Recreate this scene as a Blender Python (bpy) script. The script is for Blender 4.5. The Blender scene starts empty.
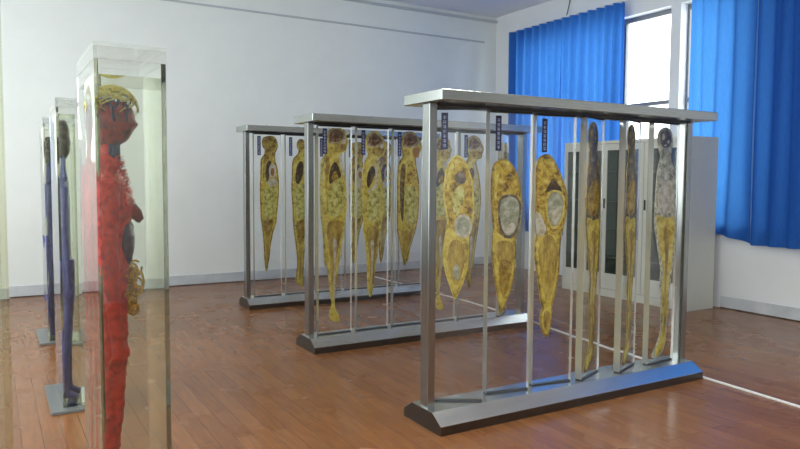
import bpy, bmesh, math, random
from mathutils import Vector, Matrix, noise
random.seed(7)
S = bpy.context.scene
COL = S.collection
R = math.radians

# ------------------------------------------------------------------ camera
FPX, CX, CY = 690.0, 400.0, 224.5
YAW, PITCH, ROLL, CAMZ = R(59.4), R(-3.7), R(0.35), 1.4
F0 = Vector((math.cos(YAW)*math.cos(PITCH), math.sin(YAW)*math.cos(PITCH), math.sin(PITCH)))
R0 = Vector((math.sin(YAW), -math.cos(YAW), 0))
U0 = R0.cross(F0)
CR = R0*math.cos(ROLL) + U0*math.sin(ROLL)
CU = -R0*math.sin(ROLL) + U0*math.cos(ROLL)
C0 = Vector((0, 0, CAMZ))
cam_d = bpy.data.cameras.new('camera'); cam = bpy.data.objects.new('camera', cam_d); COL.objects.link(cam)
cam_d.sensor_width = 36; cam_d.lens = 36*FPX/800; cam_d.clip_start = 0.02; cam_d.clip_end = 200
m3 = Matrix((CR, CU, -F0)).transposed()
cam.matrix_world = Matrix.Translation(C0) @ m3.to_4x4()
S.camera = cam

def on_plane(px, py, p0, nrm):
    d = F0 + CR*((px-CX)/FPX) - CU*((py-CY)/FPX)
    return C0 + d*((p0-C0).dot(nrm)/d.dot(nrm))

# ------------------------------------------------------------------ materials
def new_mat(name):
    m = bpy.data.materials.new(name); m.use_nodes = True
    nt = m.node_tree; nt.nodes.clear()
    out = nt.nodes.new('ShaderNodeOutputMaterial')
    return m, nt, out
def N(nt, t, **kw):
    n = nt.nodes.new(t)
    for k, v in kw.items(): setattr(n, k, v)
    return n
def ramp(nt, fac, stops):
    r = N(nt, 'ShaderNodeValToRGB')
    el = r.color_ramp.elements
    while len(el) < len(stops): el.new(0.5)
    for e, (p, c) in zip(el, stops): e.position = p; e.color = (*c, 1)
    nt.links.new(fac, r.inputs[0])
    return r.outputs[0]
def noise_tex(nt, scale, detail=4, rough=0.6, stretch=None, vec='Object'):
    tc = N(nt, 'ShaderNodeTexCoord'); n = N(nt, 'ShaderNodeTexNoise')
    n.inputs['Scale'].default_value = scale; n.inputs['Detail'].default_value = detail; n.inputs['Roughness'].default_value = rough
    if stretch:
        mp = N(nt, 'ShaderNodeMapping'); mp.inputs['Scale'].default_value = stretch
        nt.links.new(tc.outputs[vec], mp.inputs[0]); nt.links.new(mp.outputs[0], n.inputs[0])
    else: nt.links.new(tc.outputs[vec], n.inputs[0])
    return n.outputs['Fac']
def principled(name, stops, scale=8, rough=0.5, metal=0.0, spec=0.5, stretch=None, detail=4, bump=0, nr=0.6):
    m, nt, out = new_mat(name)
    b = N(nt, 'ShaderNodeBsdfPrincipled')
    b.inputs['Roughness'].default_value = rough; b.inputs['Metallic'].default_value = metal
    b.inputs['Specular IOR Level'].default_value = spec
    if len(stops) == 1: stops = [(0.3, tuple(c*0.96 for c in stops[0])), (0.7, stops[0])]
    f = noise_tex(nt, scale, detail, nr, stretch=stretch)
    nt.links.new(ramp(nt, f, stops), b.inputs['Base Color'])
    if bump:
        bp = N(nt, 'ShaderNodeBump'); bp.inputs['Strength'].default_value = bump; bp.inputs['Distance'].default_value = 0.01
        nt.links.new(f, bp.inputs['Height']); nt.links.new(bp.outputs[0], b.inputs['Normal'])
    nt.links.new(b.outputs[0], out.inputs[0])
    return m
def clear(name, tint, f0=0.04, rough=0.02, haze=0.0, haze_col=(1, 1, 1)):
    """clear sheet: see-through with grazing reflection (Schlick) and a trace of haze"""
    m, nt, out = new_mat(name)
    tr = N(nt, 'ShaderNodeBsdfTransparent'); tr.inputs[0].default_value = (*tint, 1)
    gl = N(nt, 'ShaderNodeBsdfGlossy'); gl.inputs['Roughness'].default_value = rough; gl.inputs[0].default_value = (1, 1, 1, 1)
    lw = N(nt, 'ShaderNodeLayerWeight'); lw.inputs[0].default_value = 0.5
    p = N(nt, 'ShaderNodeMath', operation='POWER'); p.inputs[1].default_value = 5
    nt.links.new(lw.outputs['Facing'], p.inputs[0])
    ma = N(nt, 'ShaderNodeMath', operation='MULTIPLY_ADD'); ma.inputs[1].default_value = 1-f0; ma.inputs[2].default_value = f0
    nt.links.new(p.outputs[0], ma.inputs[0])
    base = tr.outputs[0]
    if haze > 0:
        df = N(nt, 'ShaderNodeBsdfDiffuse'); df.inputs[0].default_value = (*haze_col, 1)
        tl = N(nt, 'ShaderNodeBsdfTranslucent'); tl.inputs[0].default_value = (*haze_col, 1)
        a = N(nt, 'ShaderNodeAddShader')
        mh = N(nt, 'ShaderNodeMixShader'); mh.inputs[0].default_value = 0.5
        nt.links.new(df.outputs[0], mh.inputs[1]); nt.links.new(tl.outputs[0], mh.inputs[2])
        mm = N(nt, 'ShaderNodeMixShader'); mm.inputs[0].default_value = haze
        nt.links.new(base, mm.inputs[1]); nt.links.new(mh.outputs[0], mm.inputs[2]); base = mm.outputs[0]
    mx = N(nt, 'ShaderNodeMixShader')
    nt.links.new(ma.outputs[0], mx.inputs[0]); nt.links.new(base, mx.inputs[1]); nt.links.new(gl.outputs[0], mx.inputs[2])
    nt.links.new(mx.outputs[0], out.inputs[0])
    return m
def solid_glass(name, color, ior, rough=0.0, absorb=None, frost=0.0, frost_col=(1, 1, 1)):
    m, nt, out = new_mat(name)
    g = N(nt, 'ShaderNodeBsdfGlass'); g.inputs[0].default_value = (*color, 1); g.inputs['IOR'].default_value = ior; g.inputs['Roughness'].default_value = rough
    sh = g.outputs[0]
    if frost:
        df = N(nt, 'ShaderNodeBsdfDiffuse'); df.inputs[0].default_value = (*frost_col, 1)
        tl = N(nt, 'ShaderNodeBsdfTranslucent'); tl.inputs[0].default_value = (*frost_col, 1)
        mh = N(nt, 'ShaderNodeMixShader'); mh.inputs[0].default_value = 0.5
        nt.links.new(df.outputs[0], mh.inputs[1]); nt.links.new(tl.outputs[0], mh.inputs[2])
        mx = N(nt, 'ShaderNodeMixShader'); mx.inputs[0].default_value = frost
        nt.links.new(sh, mx.inputs[1]); nt.links.new(mh.outputs[0], mx.inputs[2]); sh = mx.outputs[0]
    nt.links.new(sh, out.inputs[0])
    if absorb:
        v = N(nt, 'ShaderNodeVolumeAbsorption'); v.inputs[0].default_value = (*absorb[0], 1); v.inputs[1].default_value = absorb[1]
        nt.links.new(v.outputs[0], out.inputs['Volume'])
    return m
def cloth(name, c_diff, c_trans, mix):
    m, nt, out = new_mat(name)
    f = noise_tex(nt, 60, 2, stretch=(1, 1, 0.2))
    d = N(nt, 'ShaderNodeBsdfDiffuse'); t = N(nt, 'ShaderNodeBsdfTranslucent')
    nt.links.new(ramp(nt, f, [(0.3, tuple(c*0.88 for c in c_diff)), (0.7, c_diff)]), d.inputs[0])
    nt.links.new(ramp(nt, f, [(0.3, tuple(c*0.9 for c in c_trans)), (0.7, c_trans)]), t.inputs[0])
    mx = N(nt, 'ShaderNodeMixShader'); mx.inputs[0].default_value = mix
    nt.links.new(d.outputs[0], mx.inputs[1]); nt.links.new(t.outputs[0], mx.inputs[2]); nt.links.new(mx.outputs[0], out.inputs[0])
    return m

M = {}
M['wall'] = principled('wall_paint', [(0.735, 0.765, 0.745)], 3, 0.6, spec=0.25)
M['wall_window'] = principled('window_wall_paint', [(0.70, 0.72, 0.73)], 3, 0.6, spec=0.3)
M['wall_front'] = principled('front_wall_reflect_tone', [(0.56, 0.58, 0.58)], 3, 0.6, spec=0.2)  # unseen wall, its grey set for how it shows in reflections
M['ceiling'] = principled('ceiling_paint', [(0.72, 0.73, 0.80)], 2, 0.8, spec=0.1)
M['trim'] = principled('trim_paint', [(0.46, 0.49, 0.52)], 6, 0.5)
M['base'] = principled('skirting', [(0.3, (0.42, 0.45, 0.48)), (0.7, (0.55, 0.58, 0.60))], 5, 0.4, stretch=(1, 1, 1))
M['gap'] = principled('dark_gap', [(0.3, (0.02, 0.02, 0.02)), (0.6, (0.10, 0.09, 0.085))], 9, 0.8)
M['steel'] = principled('brushed_steel', [(0.3, (0.37, 0.39, 0.375)), (0.7, (0.48, 0.50, 0.485))], 20, 0.22, metal=1.0, stretch=(0.4, 6, 6))
M['steel_bright_reflect'] = principled('bright_reflection_steel', [(0.3, (0.62, 0.64, 0.635)), (0.7, (0.74, 0.76, 0.75))], 20, 0.27, metal=1.0, stretch=(0.4, 6, 6))  # brighter steel: reflected ceiling and wall put into the colour
M['steel_dark_reflect'] = principled('dark_reflection_steel', [(0.3, (0.10, 0.098, 0.092)), (0.7, (0.15, 0.148, 0.14))], 20, 0.3, metal=1.0, stretch=(0.4, 6, 6))  # darker steel: the floor's dark reflection put into the colour
M['steel_post'] = principled('post_steel', [(0.3, (0.30, 0.315, 0.31)), (0.7, (0.38, 0.395, 0.39))], 20, 0.22, metal=1.0, stretch=(6, 6, 0.3))
M['bolt'] = principled('bolt_steel', [(0.25, 0.25, 0.26)], 20, 0.4, metal=1.0)
M['rubber'] = principled('dark_strip', [(0.025, 0.027, 0.03)], 20, 0.45)
M['acrylic'] = solid_glass('acrylic_sheet', (0.998, 1.0, 0.998), 1.49)
M['acrylic_edge'] = solid_glass('acrylic_edge', (0.97, 0.98, 0.96), 1.49, 0.15, None, 0.35, (0.80, 0.82, 0.76))
M['tank'] = solid_glass('tank_acrylic', (0.985, 0.99, 0.98), 1.37, 0, ((0.74, 0.74, 0.48), 1.8), 0.018, (0.75, 0.78, 0.62))
M['lid'] = clear('lid_acrylic', (0.93, 0.94, 0.93), 0.05, 0.05, 0.16, (0.75, 0.78, 0.77))
M['liquid'] = solid_glass('fixing_liquid', (0.965, 0.98, 0.945), 1.36)
M['plate'] = principled('tank_plate', [(0.15, 0.16, 0.155)], 8, 0.3, spec=0.4)
M['pane'] = clear('window_glass', (0.97, 0.98, 0.98), 0.04, 0.0)
M['cab_glass'] = clear('cabinet_glass', (0.62, 0.68, 0.66), 0.06, 0.02)
M['window_frame'] = principled('window_frame', [(0.20, 0.21, 0.23)], 10, 0.4)
M['cabinet'] = principled('cabinet_paint', [(0.55, 0.57, 0.51)], 5, 0.4)
M['cab_in'] = principled('cabinet_inside', [(0.15, 0.18, 0.18)], 5, 0.6)
M['shelf'] = principled('cabinet_shelf', [(0.42, 0.46, 0.46)], 5, 0.5)
M['black'] = principled('black_plastic', [(0.02, 0.02, 0.02)], 10, 0.4)
M['bone'] = principled('pale_plaster', [(0.52, 0.54, 0.52)], 30, 0.6)
M['curtain'] = cloth('curtain_cloth', (0.028, 0.11, 0.40), (0.085, 0.32, 0.78), 0.42)
M['rail'] = principled('rail_white', [(0.66, 0.68, 0.70)], 10, 0.4)
M['cable'] = principled('cable_white', [(0.70, 0.70, 0.68)], 10, 0.5)
M['wire'] = principled('cable_grey', [(0.16, 0.16, 0.18)], 10, 0.5)
M['navy'] = principled('navy_label', [(0.012, 0.016, 0.07)], 30, 0.35)
M['ink'] = principled('label_lettering', [(0.42, 0.48, 0.66)], 30, 0.5)
# tissue
M['skin'] = principled('slice_fat', [(0.390, (0.313, 0.225, 0.030)), (0.500, (0.723, 0.584, 0.104)), (0.610, (0.816, 0.746, 0.228))], 16, 0.35, detail=8, nr=.78)
M['skin_brown'] = principled('slice_brown', [(0.390, (0.125, 0.071, 0.013)), (0.500, (0.419, 0.273, 0.042)), (0.610, (0.608, 0.485, 0.114))], 16, 0.35, detail=8, nr=.78)
M['muscle'] = principled('slice_muscle', [(0.400, (0.234, 0.141, 0.024)), (0.525, (0.537, 0.385, 0.080)), (0.625, (0.701, 0.584, 0.152))], 22, 0.4, stretch=(1, 1, 0.25), detail=8, nr=.78)
M['chest'] = principled('slice_chest', [(0.400, (0.132, 0.071, 0.013)), (0.475, (0.466, 0.297, 0.034)), (0.550, (0.677, 0.509, 0.066)), (0.640, (0.770, 0.696, 0.238))], 26, 0.35, detail=8, nr=.78)
M['brain'] = principled('slice_brain', [(0.400, (0.10, 0.04, 0.015)), (0.550, (0.24, 0.12, 0.045)), (0.640, (0.55, 0.46, 0.32))], 26, 0.35, detail=8, nr=.75)
M['lung'] = principled('slice_lung', [(0.400, (0.025, 0.015, 0.012)), (0.550, (0.10, 0.06, 0.03)), (0.650, (0.32, 0.24, 0.12))], 30, 0.4, detail=8, nr=.78)
M['belly'] = principled('slice_belly', [(0.400, (0.234, 0.200, 0.034)), (0.500, (0.642, 0.596, 0.161)), (0.600, (0.770, 0.781, 0.361))], 24, 0.35, detail=8, nr=.78)
M['cavity'] = principled('slice_cavity', [(0.425, (0.28, 0.30, 0.20)), (0.525, (0.42, 0.44, 0.31)), (0.610, (0.62, 0.64, 0.56))], 20, 0.3, detail=8, nr=.78)
M['skull'] = principled('slice_skull', [(0.425, (0.30, 0.22, 0.08)), (0.575, (0.62, 0.55, 0.34))], 40, 0.35, detail=8, nr=.75)
M['white_tissue'] = principled('slice_white', [(0.425, (0.50, 0.45, 0.30)), (0.550, (0.72, 0.71, 0.62))], 24, 0.3, detail=8, nr=.75)
M['spine_tissue'] = principled('slice_spine', [(0.42, (0.06, 0.04, 0.015)), (0.52, (0.20, 0.13, 0.035)), (0.6, (0.40, 0.30, 0.11))], 26, 0.4, detail=8, nr=.78)
M['organ_orange'] = principled('slice_orange', [(0.40, 0.18, 0.05)], 24, 0.35, detail=8, nr=.75)
M['grey_slice'] = principled('slice_grey', [(0.400, (0.210, 0.200, 0.140)), (0.500, (0.488, 0.496, 0.384)), (0.610, (0.756, 0.769, 0.648))], 22, 0.35, detail=8, nr=.78)
M['dark_slice'] = principled('slice_dark', [(0.400, (0.08, 0.065, 0.05)), (0.550, (0.20, 0.16, 0.11)), (0.640, (0.42, 0.38, 0.30))], 22, 0.35, detail=8, nr=.78)
# casts
M['red'] = principled('red_vessels', [(0.3, (0.34, 0.005, 0.004)), (0.55, (0.76, 0.02, 0.008)), (0.75, (0.85, 0.06, 0.015))], 40, 0.4, detail=6, bump=0.8)
M['dark_red'] = principled('dark_red_vessels', [(0.32, (0.05, 0.008, 0.02)), (0.5, (0.25, 0.012, 0.012)), (0.7, (0.45, 0.03, 0.02))], 40, 0.4, detail=6, bump=0.8)
M['navy_cast'] = principled('purple_organ', [(0.3, (0.02, 0.015, 0.06)), (0.7, (0.11, 0.035, 0.09))], 30, 0.4, bump=0.6)
M['blue_vein'] = principled('blue_veins', [(0.015, 0.02, 0.10)], 30, 0.4)
M['yellow'] = principled('yellow_vessels', [(0.3, (0.55, 0.28, 0.01)), (0.7, (0.80, 0.50, 0.04))], 30, 0.4)
M['pale_yellow'] = principled('pale_yellow_vessels', [(0.3, (0.55, 0.45, 0.07)), (0.7, (0.80, 0.72, 0.22))], 30, 0.4)
M['violet'] = principled('violet_body', [(0.3, (0.05, 0.05, 0.22)), (0.7, (0.13, 0.13, 0.42))], 20, 0.4, bump=0.4)
M['deep_blue'] = principled('deep_blue_body', [(0.3, (0.02, 0.025, 0.12)), (0.7, (0.06, 0.07, 0.26))], 20, 0.4, bump=0.4)
M['head_brown'] = principled('brown_head', [(0.3, (0.012, 0.01, 0.02)), (0.55, (0.07, 0.045, 0.03)), (0.75, (0.26, 0.2, 0.13))], 30, 0.45, bump=0.6)

def floor_mat():
    m, nt, out = new_mat('floor_laminate')
    tc = N(nt, 'ShaderNodeTexCoord'); mp = N(nt, 'ShaderNodeMapping')
    mp.inputs['Rotation'].default_value = (0, 0, R(90))
    nt.links.new(tc.outputs['Object'], mp.inputs[0])
    br = N(nt, 'ShaderNodeTexBrick'); br.offset = 0.37; br.inputs['Scale'].default_value = 1.0
    br.inputs['Brick Width'].default_value = 1.2; br.inputs['Row Height'].default_value = 0.1
    br.inputs['Mortar Size'].default_value = 0.0012; br.inputs['Bias'].default_value = -0.1
    br.inputs['Color1'].default_value = (0.245, 0.102, 0.036, 1); br.inputs['Color2'].default_value = (0.190, 0.074, 0.025, 1)
    br.inputs['Mortar'].default_value = (0.09, 0.03, 0.014, 1)
    nt.links.new(mp.outputs[0], br.inputs[0])
    n = N(nt, 'ShaderNodeTexNoise'); n.inputs['Scale'].default_value = 9; n.inputs['Detail'].default_value = 6
    mp2 = N(nt, 'ShaderNodeMapping'); mp2.inputs['Scale'].default_value = (5, 0.5, 1)
    nt.links.new(tc.outputs['Object'], mp2.inputs[0]); nt.links.new(mp2.outputs[0], n.inputs[0])
    c = ramp(nt, n.outputs['Fac'], [(0.3, (0.82, 0.81, 0.80)), (0.7, (1.12, 1.11, 1.09))])
    mx = N(nt, 'ShaderNodeMix', data_type='RGBA', blend_type='MULTIPLY'); mx.inputs[0].default_value = 1
    nt.links.new(br.outputs['Color'], mx.inputs[6]); nt.links.new(c, mx.inputs[7])
    b = N(nt, 'ShaderNodeBsdfPrincipled'); b.inputs['Roughness'].default_value = 0.24; b.inputs['Specular IOR Level'].default_value = 0.3
    nt.links.new(mx.outputs[2], b.inputs['Base Color'])
    n2 = N(nt, 'ShaderNodeTexNoise'); n2.inputs['Scale'].default_value = 2.5
    nt.links.new(tc.outputs['Object'], n2.inputs[0])
    nt.links.new(ramp(nt, n2.outputs['Fac'], [(0.3, (0.2,)*3), (0.7, (0.3,)*3)]), b.inputs['Roughness'])
    nt.links.new(b.outputs[0], out.inputs[0])
    return m
M['floor'] = floor_mat()

# ------------------------------------------------------------------ mesh helpers
class MB:
    def __init__(self): self.bm = bmesh.new()
    def box(self, a, b, bevel=0.0):
        r = bmesh.ops.create_cube(self.bm, size=1)
        vs = r['verts']
        c = (Vector(a)+Vector(b))/2; d = Vector(b)-Vector(a)
        for v in vs: v.co = Vector((v.co.x*d.x, v.co.y*d.y, v.co.z*d.z)) + c
        if bevel:
            es = list({e for v in vs for e in v.link_edges})
            bmesh.ops.bevel(self.bm, geom=es, offset=bevel, segments=2, affect='EDGES', profile=0.5)
        return self
    def prism(self, poly, axis, a, b):
        """poly = 2D points; axis 0: (y,z) along x, 1: (x,z) along y, 2: (x,y) along z"""
        def P(p, t):
            if axis == 0: return (t, p[0], p[1])
            if axis == 1: return (p[0], t, p[1])
            return (p[0], p[1], t)
        va = [self.bm.verts.new(P(p, a)) for p in poly]; vb = [self.bm.verts.new(P(p, b)) for p in poly]
        fs = [self.bm.faces.new(va), self.bm.faces.new(list(reversed(vb)))]
        n = len(poly)
        for i in range(n):
            j = (i+1) % n
            fs.append(self.bm.faces.new((va[j], va[i], vb[i], vb[j])))
        bmesh.ops.recalc_face_normals(self.bm, faces=fs)
        if n > 4: bmesh.ops.triangulate(self.bm, faces=fs[:2], ngon_method='EAR_CLIP')
        return self
    def tube(self, pts, rad, seg=6, cap=True):
        pts = [Vector(p) for p in pts]
        rings = []
        up = Vector((0.13, 0.31, 0.94)).normalized()
        for i, p in enumerate(pts):
            t = (pts[min(i+1, len(pts)-1)]-pts[max(i-1, 0)])
            t = t.normalized() if t.length > 1e-9 else Vector((0, 0, 1))
            u = t.cross(up)
            if u.length < 1e-3: u = t.cross(Vector((1, 0, 0)))
            u.normalize(); w = t.cross(u)
            r = rad[i] if isinstance(rad, (list, tuple)) else rad
            rings.append([self.bm.verts.new(p+u*(r*math.cos(k*2*math.pi/seg))+w*(r*math.sin(k*2*math.pi/seg))) for k in range(seg)])
        for a, b in zip(rings, rings[1:]):
            for k in range(seg):
                f = self.bm.faces.new((a[k], a[(k+1) % seg], b[(k+1) % seg], b[k])); f.smooth = True
        if cap:
            self.bm.faces.new(list(reversed(rings[0]))); self.bm.faces.new(rings[-1])
        return self
    def cyl(self, p, q, r, seg=16):
        return self.tube([p, q], r, seg)
    def loft(self, rings):
        vr = [[self.bm.verts.new(p) for p in ring] for ring in rings]
        n = len(vr[0])
        for a, b in zip(vr, vr[1:]):
            for k in range(n):
                f = self.bm.faces.new((a[k], a[(k+1) % n], b[(k+1) % n], b[k])); f.smooth = True
        self.bm.faces.new(list(reversed(vr[0]))); self.bm.faces.new(vr[-1])
        return self
    def build(self, name, mat, parent=None, mats=None):
        bmesh.ops.recalc_face_normals(self.bm, faces=self.bm.faces)
        me = bpy.data.meshes.new(name); self.bm.to_mesh(me); self.bm.free()
        me.materials.append(mat)
        for x in mats or []: me.materials.append(x)
        o = bpy.data.objects.new(name, me); COL.objects.link(o)
        if parent: o.parent = parent
        return o
def tag(o, label, cat, group=None):
    o['label'] = label; o['category'] = cat
    if group: o['group'] = group
    return o
def thing(name, label, cat, loc=(0, 0, 0), rz=0, group=None):
    o = bpy.data.objects.new(name, None); COL.objects.link(o)
    o.empty_display_size = 0.1
    o.location = loc; o.rotation_euler = (0, 0, rz)
    return tag(o, label, cat, group)
def structure(o): o['kind'] = 'structure'; return o

def smooth(poly, k=3):
    n = len(poly); out = []
    for i in range(n):
        p0, p1, p2, p3 = (Vector(poly[(i+j-1) % n]) for j in range(4))
        for s in range(k):
            t = s/k
            out.append(0.5*((2*p1)+(p2-p0)*t+(2*p0-5*p1+4*p2-p3)*t*t+(3*p1-p0-3*p2+p3)*t**3))
    return [tuple(v) for v in out]
def area(poly): return 0.5*sum(poly[i][0]*poly[(i+1) % len(poly)][1]-poly[(i+1) % len(poly)][0]*poly[i][1] for i in range(len(poly)))
def inset(poly, d):
    s = 1 if area(poly) > 0 else -1
    out = []; n = len(poly)
    for i in range(n):
        a, b = Vector(poly[i-1]), Vector(poly[(i+1) % n])
        t = (b-a); t = t.normalized() if t.length > 1e-9 else Vector((1, 0))
        out.append((poly[i][0]-t.y*s*d, poly[i][1]+t.x*s*d))
    return out

# ------------------------------------------------------------------ setting
XW, YB, ZC = 7.25, 9.17, 4.08
XL, YF = -1.8, -3.2
structure(MB().box((XL-.1, YF-.1, -.1), (XW+.3, YB+.1, 0)).build('floor', M['floor']))
structure(MB().box((XL-.1, YF-.1, ZC), (XW+.3, YB+.1, ZC+.1)).build('ceiling', M['ceiling']))
structure(MB().box((XL-.1, YB, 0), (XW+.3, YB+.1, ZC)).build('wall_back', M['wall']))
w = MB()
w.box((XL-.1, YF-.1, 0), (XL, YB, 0.9)).box((XL-.1, YF-.1, 3.3), (XL, YB, ZC))
lys = [YF-.1, -2.4, 1.6, 3.0, 8.4, YB]  # unseen openings, put in to let daylight enter from the left
for a, b in zip(lys[0::2], lys[1::2]): w.box((XL-.1, a, .9), (XL, b, 3.3))
structure(w.build('wall_left', M['wall']))
w = MB()
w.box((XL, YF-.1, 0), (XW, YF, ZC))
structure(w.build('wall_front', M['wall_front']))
# window wall: openings in Y
WZ0, WZ1 = 0.95, 3.56
OPEN = [(5.74, 8.52), (4.72, 5.60), (1.6, 3.2)]
w = MB()
w.box((XW, YF, 0), (XW+.25, YB, WZ0)).box((XW, YF, WZ1), (XW+.25, YB, ZC))
ys = sorted([YF, YB]+[y for o in OPEN for y in o])
for a, b in zip(ys[0::2], ys[1::2]): w.box((XW, a, WZ0), (XW+.25, b, WZ1))
structure(w.build('wall_right', M['wall_window']))
structure(MB().box((6.97, YF, 0), (XW-.001, 6.3, 0.93), 0.004).build('wall_right_ledge', M['wall_window']))
for i, (a, b) in enumerate(OPEN):
    x0, x1 = 7.38, 7.43
    f = MB()
    f.box((x0, a, WZ0), (x1, a+.03, WZ1)).box((x0, b-.03, WZ0), (x1, b, WZ1))
    f.box((x0, a+.03, WZ0), (x1, b-.03, WZ0+.05)).box((x0, a+.03, WZ1-.06), (x1, b-.03, WZ1))
    f.box((x0, a+.03, 2.38), (x1, b-.03, 2.43))
    if i == 0:
        for y in (6.545, 7.4, 8.2): f.box((x0-.005, y, WZ0+.05), (x1, y+.055, WZ1-.06))
    elif b-a > 1:
        f.box((x0-.005, (a+b)/2-.03, WZ0+.05), (x1, (a+b)/2+.03, WZ1-.06))
    fr = structure(f.build('window_%d' % (i+1), M['window_frame']))
    MB().box((7.40, a+.01, WZ0+.01), (7.406, b-.01, WZ1-.01)).build('pane', M['pane'], fr)
# skirting
structure(MB().box((XL, YB-.018, .012), (XW, YB, .135)).build('baseboard_back', M['base']))
structure(MB().box((XL, YB-.014, 0), (XW, YB, .012)).build('trim_1', M['gap']))
structure(MB().box((6.955, YF, .012), (6.97, 4.74, .135)).build('baseboard_right', M['base']))
structure(MB().box((6.958, YF, 0), (6.97, 4.74, .012)).build('trim_2', M['gap']))
structure(MB().box((XL, YB-.03, 3.985), (XW, YB, 4.02)).build('trim_3', M['trim']))
structure(MB().box((XL, YB-.018, 3.642), (7.0, YB, 3.664)).build('trim_4', M['trim']))

# cable strip on the floor
tag(MB().tube([(4.25, .6, .005), (4.29, 2.35, .005), (4.338, 3.07, .005), (4.405, 3.97, .005), (4.465, 4.48, .005), (4.535, 4.9, .005), (4.62, 5.4, .005), (4.7, 6.4, .005), (4.72, 8.9, .005)], .010, 8).build('floor_cable', M['cable']),
    'long white cable running across the wooden floor past the rack feet', 'cable')
tag(MB().tube([(7.243, 7.44, ZC-.002), (7.238, 7.47, 4.0), (7.238, 7.505, 3.88), (7.236, 7.53, 3.80), (7.225, 7.565, 3.765), (7.20, 7.55, 3.745)], .008, 6).build('loose_wire', M['wire']),
    'short dark loose wire dangling above the blue curtain near the ceiling', 'wire')

# ------------------------------------------------------------------ curtains
def curtain(x, y0, y1, ztop, zb0, zb1, amp, waves, seed, label, flare=0.0, x_bottom=None):
    ny, nz = int(waves*14), 26
    bm = bmesh.new(); g = []
    rnd = random.Random(seed); ph = [rnd.uniform(0, 6.28) for _ in range(4)]
    for j in range(nz+1):
        tz = j/nz; row = []
        for i in range(ny+1):
            u = i/ny
            zb = zb0+(zb1-zb0)*u
            z = ztop+(zb-ztop)*tz
            y = y0+(y1-y0)*u
            y += 0.02*math.sin(u*9+ph[0]+tz*2)*tz
            a = u*waves*2*math.pi
            d = math.sin(a+0.8*math.sin(u*5+ph[1])+tz*0.5*math.sin(u*7+ph[2]))
            d = math.copysign(abs(d)**0.75, d)
            k = amp*(0.75+0.35*math.sin(u*11+ph[3])*tz)
            xx = x+(x_bottom-x)*tz if x_bottom is not None else x
            row.append(bm.verts.new((xx+k*d+0.012*math.sin(tz*5+u*13+ph[0])*tz, y, z)))
        g.append(row)
    for j in range(nz):
        for i in range(ny):
            f = bm.faces.new((g[j][i], g[j][i+1], g[j+1][i+1], g[j+1][i])); f.smooth = True
    mb = MB(); mb.bm.free(); mb.bm = bm
    return tag(mb.build('curtain', M['curtain']), label, 'curtain')
curtain(7.12, 7.46, 8.63, 3.72, .62, .62, .085, 7, 1, 'blue curtain nearest the back wall corner, bunched along the window')
curtain(7.10, 6.36, 7.43, 3.715, .62, .62, .085, 7, 2, 'blue curtain hanging left of the uncovered window pane')
curtain(6.915, 4.40, 5.19, 3.72, .745, .92, .032, 3.5, 3, 'bright backlit blue curtain behind the cabinet end')
curtain(6.885, 1.50, 4.36, 3.72, .75, .735, .072, 15, 4, 'darker blue curtain at the right edge, over the window pier')
r = thing('curtain_rail', 'white curtain rail above the blue curtains left of the open pane', 'curtain rail', (7.11, 6.3, 3.735))
MB().box((-.02, 0, -.012), (.02, 2.38, .012), .003).build('rail', M['rail'], r)
for y in (.3, 1.2, 2.1): MB().box((.02, y-.02, -.01), (.14, y+.02, .01)).build('bracket', M['rail'], r)

# ------------------------------------------------------------------ cabinets
def cabinet(y0, y1, label, ndoors):
    x0, x1, h = 6.40, 6.86, 1.885
    t = thing('display_cabinet', label, 'cabinet', (x0, y0, 0), 0, 'glazed cabinets by the window')
    D, W = x1-x0, y1-y0
    b = MB()
    b.box((.02, 0, 0), (D, .02, h)).box((.02, W-.02, 0), (D, W, h))
    b.box((.02, .02, h-.03), (D, W-.02, h)).box((.02, .02, .0), (D, W-.02, .10))
    b.box((0.0, 0, h-.035), (.02, W, h)).box((0.0, 0, 0), (.02, W, .09))
    b.build('carcass', M['cabinet'], t)
    MB().box((D-.02, .02, .10), (D-.002, W-.02, h-.03)).build('back_panel', M['cab_in'], t)
    for z in (.476, .83, 1.159, 1.515):
        MB().box((.04, .022, z-.01), (D-.022, W-.022, z+.01)).build('shelf', M['shelf'], t)
    dw = W/ndoors
    for k in range(ndoors):
        a, c = k*dw+.003, (k+1)*dw-.003
        z0, z1 = .095, h-.04
        f = MB()
        s = .055
        f.box((-.005, a, z0), (.018, a+s, z1)).box((-.005, c-s, z0), (.018, c, z1))
        f.box((-.005, a+s, z1-.075), (.018, c-s, z1)).box((-.005, a+s, z0), (.018, c-s, z0+.19))
        d = f.build('door', M['cabinet'], t)
        MB().box((.004, a+s, z0+.19), (.009, c-s, z1-.075)).build('glass_pane', M['cab_glass'], d)
        hy = c-s/2 if k % 2 else a+s/2
        if ndoors == 2: hy = (c-s/2) if k == 1 else (c-s/2)
        MB().box((-.02, hy-.009, 1.07), (-.005, hy+.009, 1.19), .004).build('handle', M['black'], d)
    return t
cabinet(4.765, 5.975, 'pale grey glazed cabinet with its side panel by the blue curtain', 2)
cabinet(5.985, 6.655, 'farther pale grey glazed cabinet beside the nearer wide one', 2)
def lump(name, pts, rad, label, cat, mat, seg=10):
    return tag(MB().tube(pts, rad, seg).build(name, mat), label, cat)
sh = 1.171
lump('plaster_bird', [(6.60, 5.60, sh+.012), (6.58, 5.68, sh+.03), (6.57, 5.76, sh+.032), (6.57, 5.83, sh+.06), (6.56, 5.88, sh+.115), (6.56, 5.90, sh+.13)], [.008, .024, .03, .026, .016, .004],
     'pale curved model piece on the cabinet shelf level with the door handle', 'model', M['bone'])
sh = .842
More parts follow.
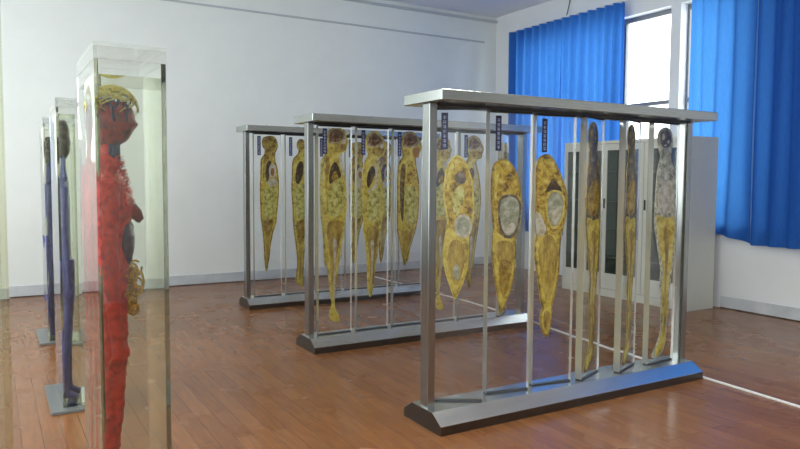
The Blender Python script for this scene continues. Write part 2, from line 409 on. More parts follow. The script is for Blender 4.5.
lump('dark_model', [(6.60, 5.62, sh+.012), (6.60, 5.70, sh+.035), (6.60, 5.80, sh+.04), (6.60, 5.88, sh+.015)], [.010, .034, .038, .012],
     'dull grey-green lump on the lower cabinet shelf behind glass', 'model', M['cab_in'])

# ------------------------------------------------------------------ racks
def rack(x0, x1, y0, y1, h, label, centers):
    t = thing('display_rack', label, 'rack', (x0, y0, 0), 0, 'steel racks of specimen panels')
    L, D = x1-x0, y1-y0
    prof = [(0, .05), (.088, .106), (D-.088, .106), (D, .05)]
    MB().prism([(0, 0)]+prof+[(D, 0)], 0, 0, L).build('base', M['steel_dark_reflect'], t)
    MB().prism([(y, z+.0005) for y, z in prof]+[(D, .053), (D-.088, .109), (.088, .109), (0, .053)], 0, -.001, L+.001).build('base_cover', M['steel_bright_reflect'], t)  # thin shell split off to carry the brighter reflected tone
    b = MB().box((-.015, 0, h-.06), (L+.07, D, h), .004)
    b.build('top_bar', M['steel'], t)
    MB().box((.07, D/2-.05, h-.072), (L-.03, D/2+.05, h-.0601)).build('channel', M['rubber'], t)
    for x in (.012, L-.035):
        MB().box((x, D/2-.038, .106), (x+.05, D/2+.038, h-.06), .003).build('post', M['steel_post'], t)
    for c in centers:
        MB().cyl((c-x0, D/2, h), (c-x0, D/2, h+.012), .009, 8).tube([(c-x0, D/2, h+.012), (c-x0, D/2, h+.024)], .004, 6).build('bolt', M['bolt'], t)
    return t

T_SLICE = .014
def panel(cx, cy, ang, W, h, fig, label, group, strip=True):
    """one pivoting acrylic panel with the body slice cast into it"""
    t = thing('sliced_body_specimen', label, 'body slice', (cx, cy, .106), ang, group)
    zb, zt = .012, h-.072-.106-.012
    T = .045
    bm = MB(); bm.box((-W/2, -T/2, zb), (W/2, T/2, zt))
    for f in bm.bm.faces:
        f.normal_update()
        f.material_index = 0 if abs(f.normal.y) > .5 else 1
    a = bm.build('acrylic_block', M['acrylic'], t, [M['acrylic_edge']])
    MB().box((-W/2+.004, -T/2+.002, 0), (W/2-.004, T/2-.002, zb)).build('foot_strip', M['rubber'], t)
    MB().box((-W/2+.004, -T/2+.002, zt), (W/2-.004, T/2-.002, zt+.012)).build('top_strip', M['rubber'], t)
    if strip:
        l = MB().box((-W/2+.038, -T/2-.0015, zt-.225), (-W/2+.076, -T/2, zt-.018)).build('label_strip', M['navy'], t)
        g = MB(); rnd = random.Random(int(cx*1000))
        for k in range(7):
            z = zt-.04-k*.0265
            for q in range(4):
                if q % 2: g.box((-W/2+.047, -T/2-.0022, z-.014+q*.005), (-W/2+.067, -T/2-.0015, z-.0115+q*.005))
                else: 
                    xx = -W/2+.050+rnd.random()*.012
                    g.box((xx, -T/2-.0022, z-.016), (xx+.0022, -T/2-.0015, z+.003))
        g.build('lettering', M['ink'], l)
    # figure: dict(outline=px polygon | local polygon, skin, organs)
    nrm = Vector((-math.sin(ang), math.cos(ang), 0)); ux = Vector((math.cos(ang), math.sin(ang), 0))
    o = Vector((cx, cy, .106))
    def loc(pts):
        if fig.get('px', True):
            out = []
            for p in pts:
                q = on_plane(p[0], p[1], o, nrm)-o
                out.append((q.dot(ux), q.z))
            return out
        return [fig['map'](p) for p in pts]
    lim = W/2-.006
    def clampx(poly): return [(max(-lim, min(lim, p[0])), max(zb+.01, min(zt-.01, p[1]))) for p in poly]
    ol = clampx(smooth(loc(fig['outline']), 4))
    # slightly ragged cut edge
    ol = [(p[0]+.0018*noise.noise((p[0]*40, p[1]*40, cx)), p[1]) for p in ol]
    ol = clampx(ol)
    s = MB().prism(ol, 1, -T_SLICE/2, T_SLICE/2).build('body_slice', M[fig.get('skin', 'skin')], t)
    if fig.get('core'):
        MB().prism(inset(ol, fig.get('core_d', .012)), 1, -T_SLICE/2-.0008, T_SLICE/2+.0008).build('muscle', M[fig['core']], s)
    for i, (nm, mat, pts) in enumerate(fig['organs']):
        e = .0016+.0007*i
        MB().prism(clampx(smooth(loc(pts), 3)), 1, -T_SLICE/2-e, T_SLICE/2+e).build(nm, M[mat], s)
    return t, ol

def ell(cx, cy, rx, ry, n=10, a0=0):
    return [(cx+rx*math.cos(a0+2*math.pi*k/n), cy+ry*math.sin(a0+2*math.pi*k/n)) for k in range(n)]

# --- traced sections, rack nearest the camera
F11 = dict(skin='skin', core='chest', core_d=.010, outline=[(457,155),(450,160),(446,168),(444,180),(443,195),(445,210),(447,222),(444,238),(443,255),(445,272),(449,285),(453,296),(455,299),(460,290),(465,278),(468,262),(469,245),(469,235),(471,228),(474,215),(474,200),(473,185),(470,172),(465,161)],
  organs=[('thigh_fat','skin',[(447,224),(445,240),(445,256),(447,272),(451,285),(455,294),(459,286),(464,274),(466,260),(467,244),(466,236),(457,232)]),
          ('pelvis','white_tissue',ell(463,226,9,12)), ('bowel','cavity',ell(463,226,6.5,9)),
          ('thigh_muscle','muscle',[(449,246),(448,262),(451,276),(456,285),(461,276),(464,262),(464,248),(459,240),(453,240)]),
          ('bone','cavity',ell(456,272,3.5,8)),
          ('rib_fat','skin',[(451,163),(447,175),(447,190),(449,192),(450,178),(454,167)]),
          ('vertebra','dark_slice',[(455,176),(459,172),(464,174),(466,180),(462,184),(456,182)]),
          ('shoulder_fat','belly',[(458,186),(452,196),(453,210),(457,216),(460,208),(464,198),(463,188)])])
F12 = dict(skin='skin_brown', core='chest', core_d=.010, outline=[(501,159),(494,163),(491,171),(490,185),(490,200),(491,215),(492,228),(491,240),(491,258),(493,275),(496,295),(498,305),(499,314),(505,303),(511,285),(514,268),(515,250),(515,238),(518,228),(521,212),(521,200),(518,180),(513,167),(508,161)],
  organs=[('thigh_fat','skin',[(493,230),(492,242),(492.5,258),(494.5,275),(497,294),(500,308),(505,299),(510,283),(513,267),(514,250),(514,238),(504,238)]),
          ('pelvis','dark_slice',[(497,205),(500,197),(509,194),(517,198),(520,208),(518,224),(513,236),(505,238),(499,230),(497,217)]),
          ('bowel','cavity',[(499,206),(502,199),(509,196.5),(516,200),(518,209),(516,224),(512,233),(505,235),(501,228),(499,217)]),
          ('omentum','white_tissue',[(500,222),(505,226),(511,222),(514,227),(511,232),(505,233.5),(501,228)]),
          ('thigh_muscle','muscle',[(494,246),(495,256),(498,262),(505,258),(511,262),(512,246),(508,241),(498,241)]),
          ('thigh_muscle','skin_brown',[(498,262),(498,280),(501,296),(505,292),(509,276),(511,264),(505,259)]),
          ('hollow','lung',ell(508,176,2.4,1.8)),
          ('rib_fat','skin',[(496,166),(493,176),(493,196),(495,200),(496,182),(499,170)])])
F13 = dict(skin='skin_brown', core='chest', core_d=.012, outline=[(545,154),(538,158),(535,168),(534,185),(534,205),(533,220),(535,235),(533,250),(536,275),(539,298),(541,308),(539,315),(540,328),(545,337),(549,328),(551,312),(551,305),(555,290),(558,270),(559,250),(560,238),(563,225),(566,210),(566,195),(562,180),(557,168),(551,157)],
  organs=[('hip_fat','white_tissue',[(535,212),(534.5,224),(536.5,236),(545,232),(543,222),(539,214)]),
          ('lower_fat','skin',[(536,240),(535,252),(537.5,275),(541,298),(543,308),(540.5,316),(541.5,327),(545,334),(548,327),(550,312),(549.5,304),(553.5,289),(556.5,270),(557.5,250),(558,238),(547,234)]),
          ('lung','lung',[(552,178),(547,186),(544,193),(551,190),(559,192),(560,189),(556,183)]),
          ('bowel','skin',[(545,198),(549,191),(555,190),(561,193),(563.5,203),(562,216),(558,226),(552,229),(547,223),(544.5,211)]),
          ('bowel','cavity',[(546.5,199),(550,193),(555,192),(560,195),(562,204),(560.5,215),(557,223),(552,226.5),(548,221),(546,211)]),
          ('omentum','white_tissue',[(550,214),(556,208),(560,206),(559.5,215),(556,222),(552,225)]),
          ('thigh_muscle','muscle',[(537.5,248),(538,262),(541,284),(545,300),(550,292),(554.5,272),(556,250),(551,236),(543,236)]),
          ('foot_bone','muscle',[(545,310),(542,315),(542.5,325),(545,331),(547.5,325),(548.5,314)])])
F16 = dict(skin='grey_slice', core='grey_slice', core_d=.008, outline=[(664,127),(658,131),(656,139),(657,148),(659,157),(657,165),(655,178),(654,195),(653,210),(653,225),(655,240),(657,255),(659,270),(658,285),(659,295),(659,310),(659,325),(657,337),(653,348),(650,355),(652,358),(657,356),(661,350),(664,340),(665,325),(667,310),(667,295),(669,280),(671,265),(673,250),(674,235),(674,215),(674,195),(674,180),(672,168),(669,158),(670,150),(671,140),(669,131)],
  organs=[('brain','dark_slice',[(664,129),(659,133),(658,139),(660,146),(667,147),(669.5,140),(668,133)]),
          ('skull_bone','white_tissue',ell(661.5,137,1.4,3.2)), ('skull_bone','white_tissue',ell(666.5,142,1.2,1.8)), ('skull_bone','white_tissue',ell(663.5,145.5,1.6,1.0)),
          ('lung','grey_slice',[(660,168),(657,182),(658,192),(663,188),(667,176),(665,167)]),
          ('abdomen','white_tissue',[(657,190),(656,206),(660,214),(668,212),(672,200),(671,184),(666,180)]),
          ('leg_flesh','skin',[(655,215),(655,228),(657,242),(659,257),(661,272),(660,287),(660.5,310),(660.5,326),(658,338),(654,348),(653,355),(657,353),(661,346),(663,337),(663.5,322),(665.5,308),(665.5,294),(667,280),(669,265),(671,250),(672,235),(672,217),(664,218)]),
          ('bone','muscle',[(661,230),(663,255),(662,285),(662,315),(660,335),(662,335),(664,315),(664,285),(666,255),(667,230)])])
# --- rack in the middle
F21 = dict(skin='skin', core='skin', core_d=.012, outline=[(334,127),(328,131),(325.5,138),(326,146),(327,152),(325,158),(323,170),(322,185),(323,200),(322,215),(324,230),(325,240),(326,255),(327,270),(329,285),(330,296),(331,303),(329,312),(329,317),(333,321.5),(338.5,320.5),(338,315),(335,308),(334,300),(335.5,285),(337.5,270),(340,255),(342,240),(344,225),(346,210),(346,195),(345,180),(343,168),(341,158),(342,153),(345.5,151),(346,146.5),(348,142.5),(346,138),(345,132),(340,128)],
  organs=[('skull_bone','skull',[(334,128.5),(329,132),(327.5,138),(328.5,143),(333,143.5),(339,143),(344,141),(343.5,133),(339.5,129.5)]),
          ('brain','brain',[(334,129.5),(330,132.5),(328.5,138),(330,141.5),(335,142),(340,140.5),(342.5,138),(342,133),(339,130.5)]),
          ('face_muscle','skin_brown',[(334,144),(336,152),(341,152),(345,149),(345,145),(340,143.5)]),
          ('sinus','white_tissue',ell(343.3,141.5,2.0,2.6)), ('windpipe','white_tissue',[(338.5,154),(338,160),(341,170),(343.5,180),(342,166),(340.5,155)]),
          ('lung','lung',[(334,162),(330,168),(328.5,178),(329.5,184),(334,180),(340,177),(339.5,172),(337,165)]),
          ('heart','chest',[(333,172),(331,178),(334,180),(337,177),(336,172)]),
          ('liver','belly',[(330,184),(327,194),(326,208),(330,216),(337,216),(343,208),(344,194),(342,183),(337,180)]),
          ('back_muscle','skin_brown',[(327,156),(325,168),(324.5,185),(325.5,190),(327,178),(329,164)]),
          ('leg_muscle','muscle',[(327,224),(327,240),(329,256),(330,272),(332,284),(333.5,270),(336,256),(339,240),(342,224),(334,220)]),
          ('bone','white_tissue',[(332,240),(333,262),(332.5,282),(332.5,298),(333.5,298),(334,282),(335,262),(335.5,240)])])
F22 = dict(skin='skin', core='skin', core_d=.012, outline=[(373,131),(367,135),(365,142),(366,150),(367.5,155),(364,162),(362,175),(361.5,190),(362,205),(363,218),(362.5,228),(364.5,240),(366,255),(366.5,270),(367,285),(369.5,297),(372,290),(374,275),(376,260),(378,245),(380,232),(382,215),(383,200),(382,185),(380,172),(377,161),(379,157),(383,155.5),(384,151),(385.5,145.5),(383,139),(379,133)],
  organs=[('skull_bone','skull',[(373,132.5),(368,136),(366.5,142),(368,147),(374,147),(380,146),(383.5,144),(381.5,138),(378,134.5)]),
          ('brain','brain',[(373,133.5),(369,137),(368,142),(370,145.5),(375,145.5),(379,143),(381,141),(380,138),(377,135.5)]),
          ('face_muscle','skin_brown',[(372,148),(374,156),(380,155),(383,152),(383,147.5),(378,147.5)]),
          ('sinus','white_tissue',ell(381,146.5,1.8,2.4)), ('lung','lung',[(371,166),(367.5,172),(366,182),(367.5,188),(371,182),(374,175),(374,169)]),
          ('windpipe','white_tissue',[(374.5,159),(374,168),(375.5,178),(373,186),(368,190),(366.5,193),(371,191),(376,187),(377.5,178),(376,166)]),
          ('liver','belly',[(367,194),(365,206),(366,217),(372,222),(378,217),(381,204),(380,190),(376,188)]),
          ('leg_muscle','muscle',[(366,230),(367.5,246),(368.5,262),(369.5,276),(371,285),(372,272),(374,258),(376,242),(378,230),(372,226)]),
          ('bone','white_tissue',[(370,242),(370.5,262),(370,282),(371,282),(372,262),(373,242)])])
F23 = dict(skin='skin_brown', core='skin', core_d=.012, outline=[(409,131),(403,134),(400.5,141),(401.5,150),(402,157),(399,161),(397,170),(396.5,185),(396.5,200),(396.5,215),(396.5,230),(398.5,240),(400.5,250),(402,259),(404.5,265),(407.5,255),(411,243),(415,230),(417.5,215),(418.5,195),(418,180),(416,168),(415,159),(418,157),(419,152.5),(421,147.5),(419,140),(415,134)],
  organs=[('skull_bone','skull',[(409,132.5),(404,135.5),(402,141),(403,147),(410,148),(416,146),(419,144),(417.5,139),(414,135)]),
          ('brain','brain',[(409,133.5),(405,136),(403.3,141),(405,145.5),(411,146),(415,143),(417,141),(416,138),(413,135)]),
          ('face_muscle','organ_orange',[(412,149),(413,157),(417,156),(418.5,151),(418,147.5)]),
          ('spine','spine_tissue',[(401.5,164),(399.5,176),(399,195),(400,214),(402,222),(403,205),(403.5,185),(405,168)]),
          ('lung','chest',[(408,164),(406,172),(407,182),(411,184),(415,178),(414,168)]),
          ('bowel','belly',[(405,190),(404,205),(405,220),(410,226),(415,218),(416,202),(415,190),(410,186)]),
          ('leg_muscle','muscle',[(400,234),(402,246),(404,257),(407,248),(411,236),(406,230)])])
# --- rack farthest away
F31 = dict(skin='skin_brown', core='skin', core_d=.014, outline=[(269,136),(263.5,137.5),(261.5,142),(262.5,147),(264.5,150),(263.5,155),(260.5,160),(260,175),(259.5,190),(260,205),(260.5,218),(262,230),(263.5,245),(264,258),(266,271),(268.5,262),(270.5,245),(273,232),(276,222),(277,210),(278.5,195),(278.5,180),(277,168),(275,160),(275,153),(276.5,150),(277.5,145),(276,139.5),(273,136.5)],
  organs=[('head_flesh','skin_brown',[(269,137.5),(264.5,139),(263,142.5),(265,147),(267,151),(273,151),(275.5,145.5),(274.5,140)]),
          ('neck_flesh','skin_brown',[(266,151),(264,158),(262.5,168),(263,178),(267,168),(272,160),(273,152)]),
          ('lung','lung',[(268,161),(265.5,168),(265,176),(267,182),(269,176),(270,168),(271,162)]),
          ('heart_ring','white_tissue',ell(272,171,3.6,7.5)), ('heart','organ_orange',ell(272,172,2,4)),
          ('stomach','white_tissue',[(267,181),(272,179),(276.5,180),(275.5,185),(269,186)]),
          ('abdomen','belly',[(264,190),(263,205),(264,216),(269,219),(274,214),(276,200),(275,188),(269,187)]),
          ('thigh_muscle','skin_brown',[(263,221),(264.5,232),(267,238),(270,232),(273,222),(268,219)]),
          ('bone','muscle',[(265.5,238),(266,255),(266.3,264),(267.3,256),(269,240)])])
F32 = dict(skin='skin_brown', core='skin', core_d=.014, outline=[(300,139),(297,142),(296.5,147),(298.5,151),(296.5,155),(292.5,160),(291.5,175),(291,190),(292,205),(292.5,220),(294,235),(296,250),(297,262),(296,273),(295,280),(299,286),(302.5,286.5),(303,278),(303.5,265),(304.5,250),(307,235),(309.5,220),(311,205),(312,190),(311,175),(309,165),(306,153),(307,147),(304.5,141)],
  organs=[('head_flesh','skin_brown',[(300,140.5),(298,143),(298,147),(301,150),(305,147),(303.5,142)]),
          ('lung','lung',[(300,161),(296,168),(295,180),(298,184),(302,176),(303,165)]),
          ('abdomen','belly',[(296,186),(294,200),(296,215),(302,219),(307,210),(308,195),(304,184)]),
          ('thigh_muscle','skin_brown',[(296,222),(297,236),(300,246),(304,236),(307,222)]),
          ('bone','muscle',[(299,248),(299,265),(299,278),(301,278),(301,262),(302,248)])])

GENERIC = {}
def store(key, fig, cx, cy, ang):
    """keep a traced figure in its panel's own metres, to reuse on hidden or edge-on panels"""
    nrm = Vector((-math.sin(ang), math.cos(ang), 0)); ux = Vector((math.cos(ang), math.sin(ang), 0)); o = Vector((cx, cy, .106))
    def L(p):
        q = on_plane(p[0], p[1], o, nrm)-o
        return (q.dot(ux), q.z)
    g = dict(fig); g['px'] = False; g['map'] = lambda p: p
    g['outline'] = [L(p) for p in fig['outline']]
    g['organs'] = [(a, b, [L(p) for p in c]) for a, b, c in fig['organs']]
    xs = [p[0] for p in g['outline']]; mx = (min(xs)+max(xs))/2
    g['mx'] = mx
    GENERIC[key] = g
def variant(key, skin=None, core=None, sx=1, sz=1, dz=0, organ_mats=None):
    g = dict(GENERIC[key]); mx = g['mx']
    g['map'] = lambda p: ((p[0]-mx)*sx, p[1]*sz+dz)
    if skin: g['skin'] = skin
    if core: g['core'] = core
    if organ_mats: g['organs'] = [(a, organ_mats.get(b, b), c) for a, b, c in g['organs']]
    return g

H1, H2, H3 = 1.885, 1.918, 1.968
W = .295
# nearest rack
c1 = [2.32, 2.685, 3.045, 3.375, 3.73, 4.075]; a1 = [R(-31), R(-9), R(-8), R(22), R(22), R(4)]
rack(2.075, 4.315, 3.056, 3.448, H1, 'nearest and largest steel rack, holding the lower headless body slices', c1)
Y1 = 3.252
g1 = 'specimen panels in the nearest rack'
store('s6', F16, c1[5], Y1, a1[5])
dk = {'grey_slice': 'dark_slice', 'white_tissue': 'skin', 'skin': 'skin'}
dk2 = {'grey_slice': 'dark_slice', 'white_tissue': 'skin_brown', 'skin': 'skin'}
panel(c1[0], Y1, a1[0], W, H1, F11, 'clear panel with short yellow headless torso slice beside the nearest rack left post', g1)
panel(c1[1], Y1, a1[1], W, H1, F12, 'clear panel with headless slice showing a plain grey-green oval belly', g1)
panel(c1[2], Y1, a1[2], W, H1, F13, 'clear panel with headless slice whose dark triangle tops an oval belly', g1)
panel(c1[3], Y1, a1[3], W, H1, variant('s6', 'skin_brown', 'dark_slice', .95, 1.0, 0, dk2), 'turned panel seen nearly edge-on right of the dark-triangle slice', g1, False)
panel(c1[4], Y1, a1[4], W, H1, variant('s6', 'skin_brown', 'dark_slice', .90, 1.0, 0, dk2), 'narrow turned panel between another edge-on panel and the grey full-body one', g1, False)
panel(c1[5], Y1, a1[5], W, H1, F16, 'clear panel with grey full-body slice beside the nearest rack right post', g1, False)
# middle rack
x2 = 2.19
c2 = [2.452, 2.808, 3.163, 3.518, 3.873, 4.228]
rack(x2, 4.47, 5.03, 5.42, H2, 'middle steel rack standing between the nearest and farthest racks', c2)
Y2 = 5.225; g2 = 'specimen panels in the middle rack'
a2 = [0, 0, 0, 0, 0, R(40)]
store('m1', F21, c2[0], Y2, 0); store('m2', F22, c2[1], Y2, 0)
panel(c2[0], Y2, 0, .305, H2, F21, 'panel in middle rack with long profile body slice reaching down to a foot', g2)
panel(c2[1], Y2, 0, .305, H2, F22, 'second panel of middle rack, profile slice tapering to a pointed calf', g2)
panel(c2[2], Y2, 0, .305, H2, F23, 'panel in middle rack with short brown profile slice ending above the knee', g2)
panel(c2[3], Y2, 0, .305, H2, variant('m1', 'skin', None, .95, .97, 0.01), 'pale slice panel of middle rack seen through the yellow torso panel', g2)
panel(c2[4], Y2, 0, .305, H2, variant('m2', 'skin_brown', None, 1.0, 1.0), 'middle rack panel whose dark profile head shows above the headless slices', g2)
panel(c2[5], Y2, a2[5], .305, H2, variant('m1', 'skin_brown', None, .9, .95, 0.02), 'last turned panel of middle rack, seen before the blue curtain', g2, False)
# farthest rack
x3 = 2.335
c3 = [2.605, 2.970, 3.335, 3.70, 4.065, 4.43]
rack(x3, 4.68, 7.09, 7.46, H3, 'farthest steel rack, smallest in view, near the white back wall', c3)
Y3 = 7.275; g3 = 'specimen panels in the farthest rack'
store('f1', F31, c3[0], Y3, 0)
panel(c3[0], Y3, 0, .31, H3, F31, 'first panel of farthest rack with brown profile slice and white heart ring', g3)
panel(c3[1], Y3, 0, .31, H3, F32, 'panel of farthest rack half hidden behind the middle rack left post', g3)
panel(c3[2], Y3, 0, .31, H3, variant('f1', 'skin', None, 1.05, 1.0), 'farthest rack panel showing through the first panel of the middle rack', g3)
panel(c3[3], Y3, 0, .31, H3, variant('f1', 'skin_brown', None, 1.0, .97, .02), 'farthest rack panel showing through the second panel of the middle rack', g3)
panel(c3[4], Y3, 0, .31, H3, variant('f1', 'skin_brown', None, 1.1, .98, .02), 'farthest rack panel behind the short brown slice of the middle rack', g3)
panel(c3[5], Y3, 0, .31, H3, variant('f1', 'skin', None, .95, 1.0), 'last panel of farthest rack, seen through the nearest rack', g3)

# ------------------------------------------------------------------ tanks
def tank(x0, y0, w, d, h, label, liquid_mat='liquid', fill=0.885, plate=.07, lid_h=.055):
    t = thing('specimen_tank', label, 'tank', (x0+w/2, y0+d/2, 0), 0, 'tall clear specimen tanks')
    k = .014
    zt = h-lid_h
    MB().box((-w/2-plate, -d/2-plate, 0), (w/2+plate, d/2+plate, .018), .003).build('base_plate', M['plate'], t)
    def ring(hx, hy, z): return [(-hx, -hy, z), (hx, -hy, z), (hx, hy, z), (-hx, hy, z)]
    b = MB().loft([ring(w/2, d/2, .0185), ring(w/2, d/2, zt), ring(w/2-k, d/2-k, zt), ring(w/2-k, d/2-k, .0185+k)])
    for f in b.bm.faces: f.smooth = False
    b.build('tank_wall', M['tank'], t)
    MB().box((-w/2+k-.001, -d/2+k-.001, .0185+k-.001), (w/2-k+.001, d/2-k+.001, fill*h)).build('liquid', M[liquid_mat], t)
    l = MB()
    l.box((-w/2-.002, -d/2-.002, h-.012), (w/2+.002, d/2+.002, h))
    l.box((-w/2-.002, -d/2-.002, zt), (w/2+.002, -d/2+.012, h-.012)).box((-w/2-.002, d/2-.012, zt), (w/2+.002, d/2+.002, h-.012))
    l.box((-w/2-.002, -d/2+.012, zt), (-w/2+.012, d/2-.012, h-.012)).box((w/2-.012, -d/2+.012, zt), (w/2+.002, d/2-.012, h-.012))
    l.build('lid', M['lid'], t)
    return t
tank(.301, 2.5, .23, .51, 1.85, 'nearest whole tank, tall and clear, holding the red vessel cast', fill=.944)
tank(.335, 4.53, .23, .50, 1.87, 'tank behind the red one, holding the violet blue body', fill=.95)
tank(.38, 6.48, .23, .50, 1.905, 'smallest farthest tank against the white wall, holding the dark blue body', fill=.95)
tank(-.22, 1.62, .245, .50, 1.88, 'tank cut by the picture edge, only its clear upright side showing', fill=.93)

def body(t, prof, cy, hw_list, mat, name, arm=True, legs=None, nz=0.006):
    """one continuous standing figure facing +x from its side profile: rows (z, front x, back x, half width)"""
    mb = MB(); n = 24; rings = []
    for (z, xf, xb, hw) in prof:
        c, rx = (xf+xb)/2, (xf-xb)/2
        rings.append([(c+rx*math.cos(a), cy+hw*math.sin(a), z) for a in [2*math.pi*k/n for k in range(n)]])
    mb.loft(rings)
    for pts, rad in (legs or []): mb.tube(pts, rad, 14)
    o = mb.build(name, mat, t)
    rm = o.modifiers.new('join', 'REMESH'); rm.mode = 'VOXEL'; rm.voxel_size = .0075; rm.use_smooth_shade = True
    if nz:
        tx = bpy.data.textures.new(name+'_tex', 'CLOUDS'); tx.noise_scale = .018; tx.noise_depth = 2
        dm = o.modifiers.new('bushy', 'DISPLACE'); dm.texture = tx; dm.strength = nz*2.2; dm.mid_level = .5
    return o

def arm_paths(cx, cy, sgn, zs, ze, off):
    y = cy+sgn*off
    p = [(cx, cy+sgn*(off-.04), zs), (cx-.01, y, zs-.06), (cx-.015, y+.004*sgn, zs-.30), (cx+.005, y, ze+.16), (cx+.012, y-.004*sgn, ze+.10)]
    out = [(p, [.036, .040, .033, .024, .022])]
    out.append(([(cx+.012, y-.004*sgn, ze+.11), (cx+.015, y-.006*sgn, ze+.03)], [.022, .020]))
    for i, (dx, l) in enumerate(((-.024, .058), (-.009, .070), (.006, .066), (.021, .052))):
        out.append(([(cx+.014+dx*.7, y-.006*sgn, ze+.04), (cx+.016+dx, y-.008*sgn, ze+.04-l*.6), (cx+.014+dx, y-.014*sgn, ze+.04-l)], [.010, .009, .006]))
    out.append(([(cx+.02, y-.006*sgn, ze+.09), (cx+.045, y-.012*sgn, ze+.055), (cx+.05, y-.014*sgn, ze+.03)], [.011, .010, .007]))
    return out
def leg_paths(xh, cy, sgn, zh, zf, sx=0.0, k=1.0):
    y = cy+sgn*.075
    return [([(xh, y, zh), (xh+.005, y, zh-.2), (xh-.004+sx*.5, y, zh*.54), (xh-.022+sx*.7, y, zh*.40), (xh-.022+sx, y, zf+.12), (xh-.02+sx, y, zf+.05)], [.068*k, .062*k, .046*k, .044*k, .028*k, .028*k]),
            ([(xh-.04+sx, y, zf+.03), (xh+.0+sx, y, zf+.035), (xh+.05+sx, y, zf+.022), (xh+.085+sx, y, zf+.016)], [.024, .028, .022, .014])]

# red vessel cast, facing the right edge of its tank
RY = 2.755
t = thing('vessel_cast', 'red blood-vessel cast of a standing person with yellow skull vessels', 'vessel cast', (.375, RY, 0))
prof = [(1.02, .455, .345, .13), (1.08, .462, .338, .14), (1.16, .462, .335, .13), (1.22, .465, .335, .14), (1.27, .478, .332, .15), (1.33, .474, .33, .155), (1.37, .457, .332, .16), (1.42, .438, .338, .15), (1.455, .424, .35, .10), (1.48, .416, .36, .05), (1.53, .414, .368, .042)]
prof = [(z, a-.41, b-.40, c) for z, a, b, c in prof]
lg = leg_paths(-.012, 0, -1, 1.03, .035, 0, .72) + leg_paths(-.012, 0, 1, 1.03, .035, 0, .72) + arm_paths(-.022, 0, -1, 1.44, .74, .185) + arm_paths(-.022, 0, 1, 1.44, .74, .185)
body(t, prof, 0, None, M['red'], 'body_vessels', legs=lg, nz=.007)
hd = [(1.535, .425, .345, .050), (1.556, .452, .34, .055), (1.572, .464, .335, .060), (1.588, .470, .330, .064), (1.598, .477, .327, .066), (1.612, .489, .324, .068), (1.628, .480, .321, .066), (1.655, .476, .330, .062), (1.675, .463, .340, .055), (1.69, .44, .355, .035)]
body(t, [(z-.015, a-.395, b-.385, c) for z, a, b, c in hd], 0, None, M['dark_red'], 'head_vessels', nz=.005)
sk = MB(); rnd = random.Random(5)
for k in range(95):
    th, ph = rnd.uniform(0, 2*math.pi), rnd.uniform(.3, 1.9)
    pts = []
    for q in range(9):
        a = ph*(q/8)**.8
        tt = th+.5*math.sin(q*.9+k)
        pts.append((.007+.086*math.sin(a)*math.cos(tt), .068*math.sin(a)*math.sin(tt), 1.652+.078*math.cos(a)+rnd.uniform(-.003, .003)))
    sk.tube(pts, [.0040, .0038, .0034, .0030, .0028, .0025, .0022, .0018, .0014], 5)
for dy in (0,):
    sk.tube([(.008+.088*math.sin(a), dy, 1.652+.080*math.cos(a)) for a in [R(-70+i*14) for i in range(13)]], .0024, 6)
sk.build('skull_vessels', M['pale_yellow'], t)
vn = MB()
for k in range(14):
    y = rnd.uniform(-.055, .055); x = rnd.uniform(-.03, .015)
    vn.tube([(x, y*.8, 1.42), (x+.01*math.sin(k), y, 1.47), (x+.012, y*.9, 1.53), (x+.02*math.cos(k), y*1.1, 1.585)], [.010, .009, .008, .004], 6)
for k in range(22):
    y = rnd.uniform(-.07, .07); x = rnd.uniform(-.05, .05)
    vn.tube([(x, y, 1.60), (x+rnd.uniform(-.02, .02), y*1.0, 1.65), (x+rnd.uniform(-.03, .03), y*.8, 1.685)], [.006, .005, .002], 5)
vn.build('blue_veins', M['blue_vein'], t)
o = body(t, [(1.065, .046, -.01, .06), (1.10, .062, -.01, .10), (1.15, .07, -.01, .125), (1.20, .072, -.01, .13), (1.235, .068, -.01, .12), (1.25, .06, 0, .09)], 0, None, M['navy_cast'], 'liver', nz=.005)
MB().tube([(.055, -.055, 1.285), (.075, -.06, 1.27), (.083, -.06, 1.252), (.078, -.06, 1.24)], [.03, .024, .018, .008], 10).build('breast_tip', M['dark_red'], t)
it = MB()
for k in range(46):
    z = rnd.uniform(.92, 1.08); y = rnd.uniform(-.11, .09); x = .05+rnd.uniform(-.02, .028)*(1 if z > .95 else .5)
    rr = rnd.uniform(.012, .028); pts = []
    a0 = rnd.uniform(0, 6.28); tl = rnd.uniform(-1, 1)
    for q in range(10):
        a = a0+q*.62
        pts.append((x+rr*.8*math.cos(a), y+rr*math.sin(a)*tl, z+rr*math.sin(a)))
    it.tube(pts, .0042, 6)
it.tube([(.05, -.06, 1.06), (.075, -.06, 1.068), (.092, -.06, 1.05), (.097, -.06, 1.02), (.09, -.06, .995), (.07, -.06, .985)], .0045, 6)
it.build('intestine_vessels', M['yellow'], t)
fz = MB()
for k in range(240):
    z = rnd.uniform(1.26, 1.47); y = rnd.uniform(-.13, .13)
    xf = .075-(max(0, z-1.3)*.22)-abs(y)*.22
    p = Vector((xf-.02, y, z)); dr = Vector((1, rnd.uniform(-.8, .8), rnd.uniform(-.6, .9))).normalized()
    q = p+dr*.022; s = q+Vector((rnd.uniform(.003, .011), rnd.uniform(-.008, .008), rnd.uniform(-.004, .012)))
    fz.tube([p, q, s], [.0022, .0016, .0009], 4)
fz.build('fine_chest_vessels', M['red'], t)

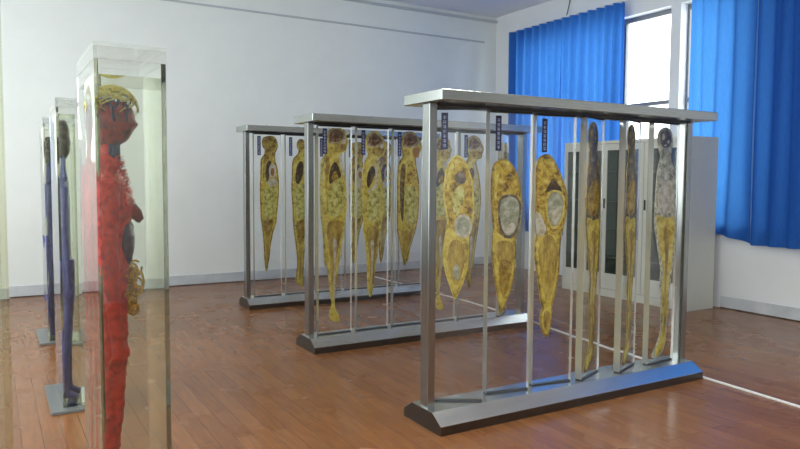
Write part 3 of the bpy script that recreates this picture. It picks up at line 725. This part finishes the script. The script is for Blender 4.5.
# violet blue figure
t = thing('blue_body', 'violet blue standing body with a dark brown face, behind the red cast', 'body specimen', (.388, 4.78, 0))
t.scale.x = .62
pr = [(.80, .05, -.055, .13), (.95, .055, -.06, .135), (1.1, .055, -.06, .12), (1.25, .06, -.06, .14), (1.36, .05, -.06, .15), (1.43, .03, -.05, .12), (1.48, .018, -.04, .055), (1.55, .015, -.04, .05)]
pr = [(z, a*.72, b*.8, c) for z, a, b, c in pr]
body(t, pr, 0, None, M['violet'], 'body', legs=leg_paths(-.005, 0, -1, .9, .03, -.02)+leg_paths(-.005, 0, 1, .9, .03, .03)+arm_paths(-.015, 0, -1, 1.40, .70, .175)+arm_paths(-.015, 0, 1, 1.40, .70, .175), nz=.003)
hd = [(1.52, .02, -.05, .045), (1.555, .05, -.055, .055), (1.575, .058, -.06, .06), (1.595, .056, -.065, .064), (1.61, .066, -.068, .066), (1.63, .056, -.07, .068), (1.66, .054, -.072, .07), (1.70, .05, -.068, .068), (1.735, .03, -.05, .05), (1.75, .01, -.03, .025)]
body(t, hd, 0, None, M['head_brown'], 'head', nz=.005)
# dark blue figure
t = thing('blue_body', 'deep navy blue standing body in the farthest small tank', 'body specimen', (.45, 6.73, 0))
pr2 = [(z, a-.01, b-.01, c) for z, a, b, c in pr]
body(t, pr2, 0, None, M['deep_blue'], 'body', legs=leg_paths(-.01, 0, -1, .9, .03)+leg_paths(-.01, 0, 1, .9, .03)+arm_paths(-.015, 0, -1, 1.40, .70, .175)+arm_paths(-.015, 0, 1, 1.40, .70, .175), nz=.003)
body(t, hd, 0, None, M['head_brown'], 'head', nz=.005)

# ------------------------------------------------------------------ light
FILL_POWER = 48  # power of the added overhead fill
wd = bpy.data.worlds.new('sky'); S.world = wd; wd.use_nodes = True
bg = wd.node_tree.nodes['Background']
bg.inputs[0].default_value = (0.93, 1.0, 0.985, 1); bg.inputs[1].default_value = 5.6
def area(name, loc, rot, sx, sy, power, color, portal=False):
    l = bpy.data.lights.new(name, 'AREA'); l.shape = 'RECTANGLE'; l.size = sx; l.size_y = sy
    l.energy = power; l.color = color
    if portal: l.cycles.is_portal = True
    o = bpy.data.objects.new(name, l); COL.objects.link(o); o.location = loc; o.rotation_euler = rot
    return o
for i, (a, b) in enumerate(OPEN):
    area('window_daylight', (7.46, (a+b)/2, (WZ0+WZ1)/2), (0, R(90), 0), WZ1-WZ0, b-a, 0, (1, 1, 1), True)
area('daylight_left', (XL-.12, -.4, 2.1), (0, R(-90), 0), 2.4, 4.0, 0, (1, 1, 1), True)  # sky portals for the added left openings
area('daylight_left', (XL-.12, 5.7, 2.1), (0, R(-90), 0), 2.4, 5.4, 0, (1, 1, 1), True)
for x, y in ((.2, -1.4), (3.4, -1.4), (.2, 1.6), (3.4, 1.6)):  # unseen fill lights added under the ceiling to brighten the specimens
    area('overhead_fill', (x, y, ZC-.06), (0, 0, 0), 1.3, .3, FILL_POWER, (1.0, 0.98, 0.93))

S.view_settings.view_transform = 'Standard'; S.view_settings.look = 'None'
S.view_settings.gamma = 1; S.view_settings.use_curve_mapping = False
S.view_settings.exposure = 0.1
cy = S.cycles
cy.max_bounces = 32; cy.diffuse_bounces = 5; cy.glossy_bounces = 4; cy.transmission_bounces = 28; cy.transparent_max_bounces = 64
cy.sample_clamp_indirect = 6
cy.use_denoising = True
